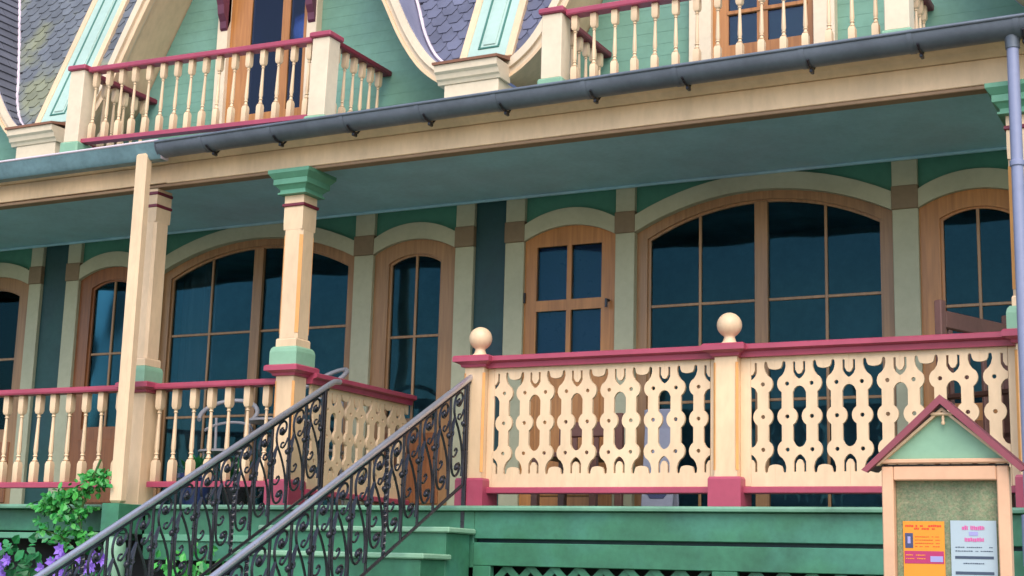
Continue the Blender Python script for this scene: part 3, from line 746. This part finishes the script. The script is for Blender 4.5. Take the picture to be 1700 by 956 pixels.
def stair_rail(x, ytop, label):
    """local origin at the handrail's upper end; local y = 0 at the top, negative going down the stairs"""
    ztop = .87
    o = empty('stair_railing', (x, ytop, ztop), label, 'railing', 'iron railings of the stairs'); n = 19; Lr = n * .19
    part('handrail', MB().tube([(0, .12, .03), (0, .05, .022), (0, 0, 0)] + [(0, -Lr * t, -SL * Lr * t) for t in (.25, .5, .75, 1)], .021, 10, .9), 'iron_rail', o, 60)
    part('bottom_rail', MB().tube([(0, -.10, -.69 - SL * .1), (0, -Lr, -.69 - SL * Lr)], .011, 6), 'iron', o)
    part('top_channel', MB().tube([(0, -.02, -.03 - SL * .02), (0, -Lr, -.03 - SL * Lr)], .010, 6), 'iron', o)
    part('post', MB().box(-.014, .014, -.075, -.047, -.04 - .98, -.04, .003), 'iron', o)
    part('post', MB().box(-.016, .016, -Lr - .0, -Lr + .03, -SL * Lr - 1.0, -SL * Lr, .003), 'iron', o)
    for i in range(n):
        a = .085 + i * .19
        add('twisted_picket' if i % 7 == 5 else 'picket', TW if i % 7 == 5 else PICK, o, (0, -a, -.69 - SL * a))
        if i < n - 1: s = add('scroll', SCR, o, (0, -a - .014, -.69 - SL * a))
    return o
stair_rail(-.36, -.05, 'black iron scrollwork railing on the right side of the stairs')
stair_rail(-1.56, .03, 'black iron scrollwork railing on the left side of the stairs')

# ------------------------------------------------------------------ notice board
KX, KY = 3.237, -2.6
kb = empty('notice_board', (KX, KY, GZ), 'roofed notice board with red gable and peach frame at lower right', 'notice board')
zz = lambda z: z - GZ
def fbox(name, x0, x1, y0, y1, z0, z1, mat, c=.004): return part(name, MB().box(x0, x1, y0, y1, zz(z0), zz(z1), c), mat, kb)
fbox('post', -.252, -.205, 0, .06, GZ, .038, 'peach'); fbox('post', .205, .252, 0, .06, GZ, .038, 'peach')
fbox('top_frame', -.204, .204, .0, .06, -.018, .038, 'peach'); fbox('bottom_frame', -.204, .204, .0, .06, -.72, -.66, 'peach')
fbox('cork_panel', -.206, .206, .045, .07, -.665, -.015, 'cork_green')
for s in (-1, 1):
    part('rafter', MB().ext([(0, zz(.325)), (0, zz(.288)), (s * .303, zz(.012)), (s * .325, zz(.022))], -.045, -.01), 'roof_red', kb)
    part('roof_board', MB().ext([(0, zz(.322)), (0, zz(.305)), (s * .31, zz(.028)), (s * .322, zz(.028))], -.009, .20), 'dark_red', kb)
    part('inner_rafter', MB().ext([(0, zz(.276)), (0, zz(.262)), (s * .262, zz(.042)), (s * .277, zz(.042))], -.012, .03), 'cream', kb)
fbox('dark_gap_strip', -.25, .25, .036, .044, .0385, .0495, 'iron', .001); part('gable_infill', MB().ext([(-.265, zz(.06)), (.265, zz(.06)), (0, zz(.28))], .015, .03), 'mint', kb)  # black strip added to paint the dark gap under the tie beam
fbox('tie_beam', -.262, .262, -.01, .035, .05, .068, 'peach')
fbox('collar', -.045, .045, -.02, .014, .243, .256, 'cream')
part('pendant', MB().lathe([(.006, zz(.205)), (.009, zz(.212)), (.005, zz(.222)), (.007, zz(.232)), (.004, zz(.244))], 8, (.005, -.01, 0)), 'cream', kb, 50)
def poster(x0, x1, z0, z1, mat, label):
    o = part('poster', MB().box(x0, x1, .040, .043, z0, z1, .0005), mat, None); o.location = (KX, KY, 0); return tag(o, label, 'poster')
po = poster(-.178, -.012, -.43, -.182, 'poster_orange', 'orange poster with magenta band pinned on the green board')
def ink(p, x0, x1, z0, z1, mat, lay=0): part('print_block', MB().box(x0, x1, .0385 - lay * .001, .0398, z0, z1, .0002), mat, p)
def textline(p, x0, x1, z0, z1, mat, lay=0):
    x = x0
    while x < x1 - .002:
        w_ = random.uniform(.004, .009)
        if random.random() < .85: ink(p, x, min(x + w_, x1), z0 + random.uniform(0, .1) * (z1 - z0), z1 - random.uniform(0, .25) * (z1 - z0), mat, lay)
        x += w_ + .0018
textline(po, -.168, -.025, -.205, -.196, 'poster_red'); textline(po, -.14, -.05, -.216, -.208, 'poster_red')
ink(po, -.170, -.138, -.29, -.23, 'poster_navy'); ink(po, -.160, -.148, -.272, -.244, 'poster_lilac', 1)
ink(po, -.173, -.016, -.352, -.302, 'poster_magenta'); ink(po, -.07, -.02, -.345, -.322, 'poster_lilac', 1)
textline(po, -.168, -.09, -.321, -.316, 'poster_orange', 1); textline(po, -.168, -.09, -.335, -.330, 'poster_orange', 1)
for q in range(4): textline(po, -.13, -.03, -.246 - q * .013, -.243 - q * .013, 'poster_red')
pw_ = poster(.012, .192, -.45, -.178, 'poster_paper', 'pale blue printed sheet with pink heading pinned on the green board')
textline(pw_, .058, .145, -.216, -.198, 'poster_pink'); textline(pw_, .060, .142, -.262, -.245, 'poster_pink')
ink(pw_, .085, .12, -.238, -.222, 'poster_lilac')
for z in (-.282, -.297): textline(pw_, .03, .175, z - .004, z, 'poster_ink')
ink(pw_, .028, .178, -.33, -.319, 'poster_ink'); textline(pw_, .06, .14, -.35, -.345, 'poster_ink'); ink(pw_, .028, .178, -.392, -.380, 'poster_ink')

# ------------------------------------------------------------------ porch furniture
def chair(x, y, rz, seat, top, wdt, mat, label, arms=True, name='wooden_chair', cat='chair'):
    o = empty(name, (x, y, 0), label, cat); o.rotation_euler = (0, 0, rz); h = wdt / 2
    part('seat', MB().box(-h, h, -.25, .25, seat - .035, seat), mat, o)
    for sx in (-1, 1):
        a = sx * (h - .025)
        part('leg', MB().box(a - .025, a + .025, -.25, -.2, 0, seat + (.22 if arms else -.036)), mat, o)
        part('leg', MB().box(a - .028, a + .028, .2, .25, 0, top, .006), mat, o)
        if arms: part('arm', MB().box(a - .035, a + .035, -.28, .198, seat + .222, seat + .25), mat, o)
    part('top_rail', MB().box(-h + .054, h - .054, .205, .245, top - .17, top - .06, .008), mat, o)
    for i in range(4):
        a = -h + .12 + (wdt - .24) * i / 3; part('back_slat', MB().box(a - .02, a + .02, .215, .235, seat + .01, top - .171), mat, o)
    return o
chair(3.017, .616, math.radians(66.7), .45, 1.285, .78, 'chair_brown', 'tall brown wooden armchair rising above the right end of the red rail')
chair(-.02, .95, 0, .42, .74, .5, 'chair_brown', 'low brown chair in front of the panelled door behind the fretwork', False)
def metal_chair(x, y, rz, label, hb=0.):
    o = empty('metal_chair', (x, y, 0), label, 'chair', 'metal chairs on the left porch'); o.rotation_euler = (0, 0, rz)
    part('seat', MB().lathe([(.2, .45), (.22, .455), (.22, .47), (.2, .475)], 20), 'white_metal', o, 40)
    arc = [(.23 * math.cos(a), .20 * math.sin(a), .76 + hb + .14 * math.sin(a)) for a in [math.radians(q) for q in range(-20, 201, 10)]]
    part('backrest', MB().tube(arc, .018, 8), 'white_metal', o, 60)
    arc2 = [(.2 * math.cos(a), .18 * math.sin(a), .62 + hb + .1 * math.sin(a)) for a in [math.radians(q) for q in range(10, 171, 10)]]
    part('back_hoop', MB().tube(arc2, .011, 6), 'white_metal', o, 60)
    for a in (45, 135, 225, 315):
        c_, s_ = math.cos(math.radians(a)), math.sin(math.radians(a))
        part('leg', MB().tube([(.24 * c_, .24 * s_, 0), (.19 * c_, .19 * s_, .45), (.20 * c_, .185 * s_, .75 + hb if s_ > 0 else .452)], .012, 6), 'white_metal', o, 60)
metal_chair(-2.22, .85, math.radians(-25), 'white metal chair with a curved back just behind the green-capped column', .23)
metal_chair(-3.02, .75, math.radians(20), 'white metal chair with a curved back behind the turned balusters')
tb = empty('bistro_table', (-2.62, .95, 0), 'small grey-topped round table behind the turned balusters', 'table')
part('tabletop', MB().lathe([(.28, .70), (.30, .705), (.30, .72), (.28, .725)], 24), 'white_metal', tb, 40)
part('leg', MB().lathe([(.025, .03), (.025, .70)], 10), 'iron', tb, 40); part('base', MB().lathe([(.2, 0), (.2, .02), (.03, .035)], 16), 'iron', tb, 40)
for i, (x, y, hh, rr, mat, lab) in enumerate(((-2.98, .35, .26, .13, 'pot_blue', 'dark blue flower pot standing on the porch behind the turned balusters'), (-2.55, .30, .22, .12, 'iron', 'black round pot standing on the porch left of the stairs'))):
    o = empty('flower_pot', (x, y, 0), lab, 'flower pot', 'pots on the porch')
    part('pot', MB().lathe([(rr * .7, 0), (rr, hh * .85), (rr * 1.1, hh * .86), (rr * 1.1, hh), (rr * .95, hh), (rr * .9, hh * .8)], 18), mat, o, 40)
    part('soil', MB().lathe([(rr * .88, hh * .8), (rr * .88, hh * .84)], 14), 'soil', o)
    m = MB()
    for q in range(60):
        a = random.uniform(0, 2 * PI); e = random.uniform(.2, 1.4); L_ = random.uniform(.08, .2); d = Vector((math.cos(a) * math.cos(e), math.sin(a) * math.cos(e), math.sin(e)))
        p = Vector((0, 0, hh * .8)) + d * L_; t = d.cross(Vector((0, 0, 1))).normalized() * .025; u = d * .05
        b = len(m.v); m.v += [tuple(p - u), tuple(p + t), tuple(p + u), tuple(p - t)]; m.f.append([b, b + 1, b + 2, b + 3])
    tag(part('foliage', m, 'leaf_dark', o), kind='stuff')
sg = empty('sandwich_board', (.50, 1.22, 0), 'pale lilac sign board standing on the porch behind the fretwork', 'sign')
part('panel', MB().box(-.14, .10, -.012, .012, .03, .78).xf(Matrix.Rotation(math.radians(-6), 4, 'X')), 'sign_grey', sg)
part('panel', MB().box(-.14, .10, .12, .144, .03, .76).xf(Matrix.Rotation(math.radians(6), 4, 'X')), 'sign_grey', sg)
part('emblem', MB().ext([(-.10, .16), (.06, .16), (.03, .125), (-.07, .125)], -.016, -.0125).xf(Matrix.Rotation(math.radians(-6), 4, 'X')), 'poster_navy', sg)

# ------------------------------------------------------------------ plants
def leafcloud(m, centers, n, size, rnd, up=.4, fold=.25):
    for q in range(n):
        c = random.choice(centers); p = Vector((random.gauss(0, rnd[0]), random.gauss(0, rnd[1]), random.gauss(0, rnd[2]))) + Vector(c)
        nrm = Vector((random.gauss(.15, .6), random.gauss(-.6, .5), random.gauss(up, .5))).normalized()
        a = Vector((random.gauss(0, 1), random.gauss(0, 1), random.gauss(-.5, .6))); a = (a - nrm * a.dot(nrm)).normalized(); t = nrm.cross(a)
        L_ = size * random.uniform(.6, 1.25); W = L_ * .36; b = len(m.v)
        m.v += [tuple(p), tuple(p + a * L_ * .35 + t * W + nrm * W * fold), tuple(p + a * L_ * .75 + t * W * .7 + nrm * W * fold), tuple(p + a * L_), tuple(p + a * L_ * .75 - t * W * .7 + nrm * W * fold), tuple(p + a * L_ * .35 - t * W + nrm * W * fold), tuple(p + a * L_ * .5)]
        m.f += [[b, b + 1, b + 6], [b + 1, b + 2, b + 6], [b + 2, b + 3, b + 6], [b + 3, b + 4, b + 6], [b + 4, b + 5, b + 6], [b + 5, b, b + 6]]
    return m
vine = empty('climbing_vine', (-3.40, -.35, GZ), 'bright green climbing vine hanging over the deck edge beside the cream downpipe', 'vine')
g0 = -GZ
sp = [(.09, .02, g0 + .21), (.06, -.02, g0 + .15), (0.0, -.05, g0 + .09), (-.12, -.06, g0 + .05), (-.25, -.06, g0 + .02), (-.33, -.06, g0 - .02), (-.15, -.06, g0 - .10), (-.1, -.04, g0 - .2), (-.02, -.02, g0 - .05), (.02, 0, g0 - .25), (-.35, -.05, g0 - .18), (-.2, -.03, g0 - .28)]
part('stem', MB().tube([(.1, .05, 0), (.05, .03, g0 - .9), (.0, .0, g0 - .4), (-.05, -.03, g0 - .1), (.02, -.03, g0 + .1), (.09, .0, g0 + .32)], .010, 6).tube([(-.05, -.03, g0 - .1), (-.2, -.05, g0 + .03), (-.38, -.06, g0 - .04)], .006, 5).tube([(0, 0, g0 - .4), (-.2, -.03, g0 - .25), (-.38, -.05, g0 - .2)], .006, 5), 'stem', vine)
tag(part('foliage', leafcloud(leafcloud(MB(), sp[:6] + sp[3:7], 400, .060, (.055, .045, .022)), sp[6:], 180, .056, (.06, .04, .03)), 'leaf_bright', vine), kind='stuff')
def flower_bush(name, x, y, zt, wd, n, mat, label, petals, cat='plant', size=.10):
    o = empty(name, (x, y, GZ), label, cat); H = zt - GZ
    m = MB(); cs = []
    for q in range(26):
        a = random.uniform(-wd, wd); b = random.uniform(-.16, .16); h = H * random.uniform(.62, .97); m.tube([(a * .5, b * .5, 0), (a * .8, b * .8, h * .5), (a, b, h)], .006, 4); cs.append((a, b, h - .03)); cs.append((a * .9, b, h * .85))
    part('stem', m, 'stem', o)
    tag(part('foliage', leafcloud(MB(), cs, n, size, (.06, .06, .07)), mat, o), kind='stuff')
    for (a, b, h) in petals:
        m = MB()
        for q in range(6):
            t = q * PI / 3 + random.random(); d = Vector((math.cos(t), random.uniform(-.5, -.1), math.sin(t))); s_ = d.cross(Vector((0, -1, 0))).normalized() * .017
            c0 = Vector((a, b, h)); bb = len(m.v); m.v += [tuple(c0), tuple(c0 + d * .026 + s_), tuple(c0 + d * .05), tuple(c0 + d * .026 - s_)]; m.f.append([bb, bb + 1, bb + 2, bb + 3])
        m.lathe([(.002, -.01), (.008, 0), (.002, .01)], 6, (a, b, h)); part('flower', m, 'petal', o)
rp_ = lambda n, wd, lo, hi: [(random.uniform(-wd, wd), random.uniform(-.22, -.12), random.uniform(lo, hi)) for _ in range(n)]
H0 = -GZ
flower_bush('flowering_plant', -4.22, -.55, -.20, .5, 900, 'leaf_dark', 'leafy plant with violet flowers at the lower left corner', rp_(34, .45, H0 - .55, H0 - .24), size=.09)
flower_bush('flowering_plant', -2.98, -.75, -.30, .25, 240, 'leaf_dark', 'leafy plant with violet flowers just right of the mint pipe', rp_(14, .25, H0 - .52, H0 - .34), size=.08)
flower_bush('shrub', -4.42, -.8, -.36, .2, 200, 'leaf_bright', 'bright green grassy shrub in the bottom left corner below the violet flowers', [], 'shrub', .14)
flower_bush('shrub', -2.35, -.5, -.22, .3, 420, 'leaf_bright', 'bright green shrub seen through the left stair railing against the deck', [], 'shrub', .085)
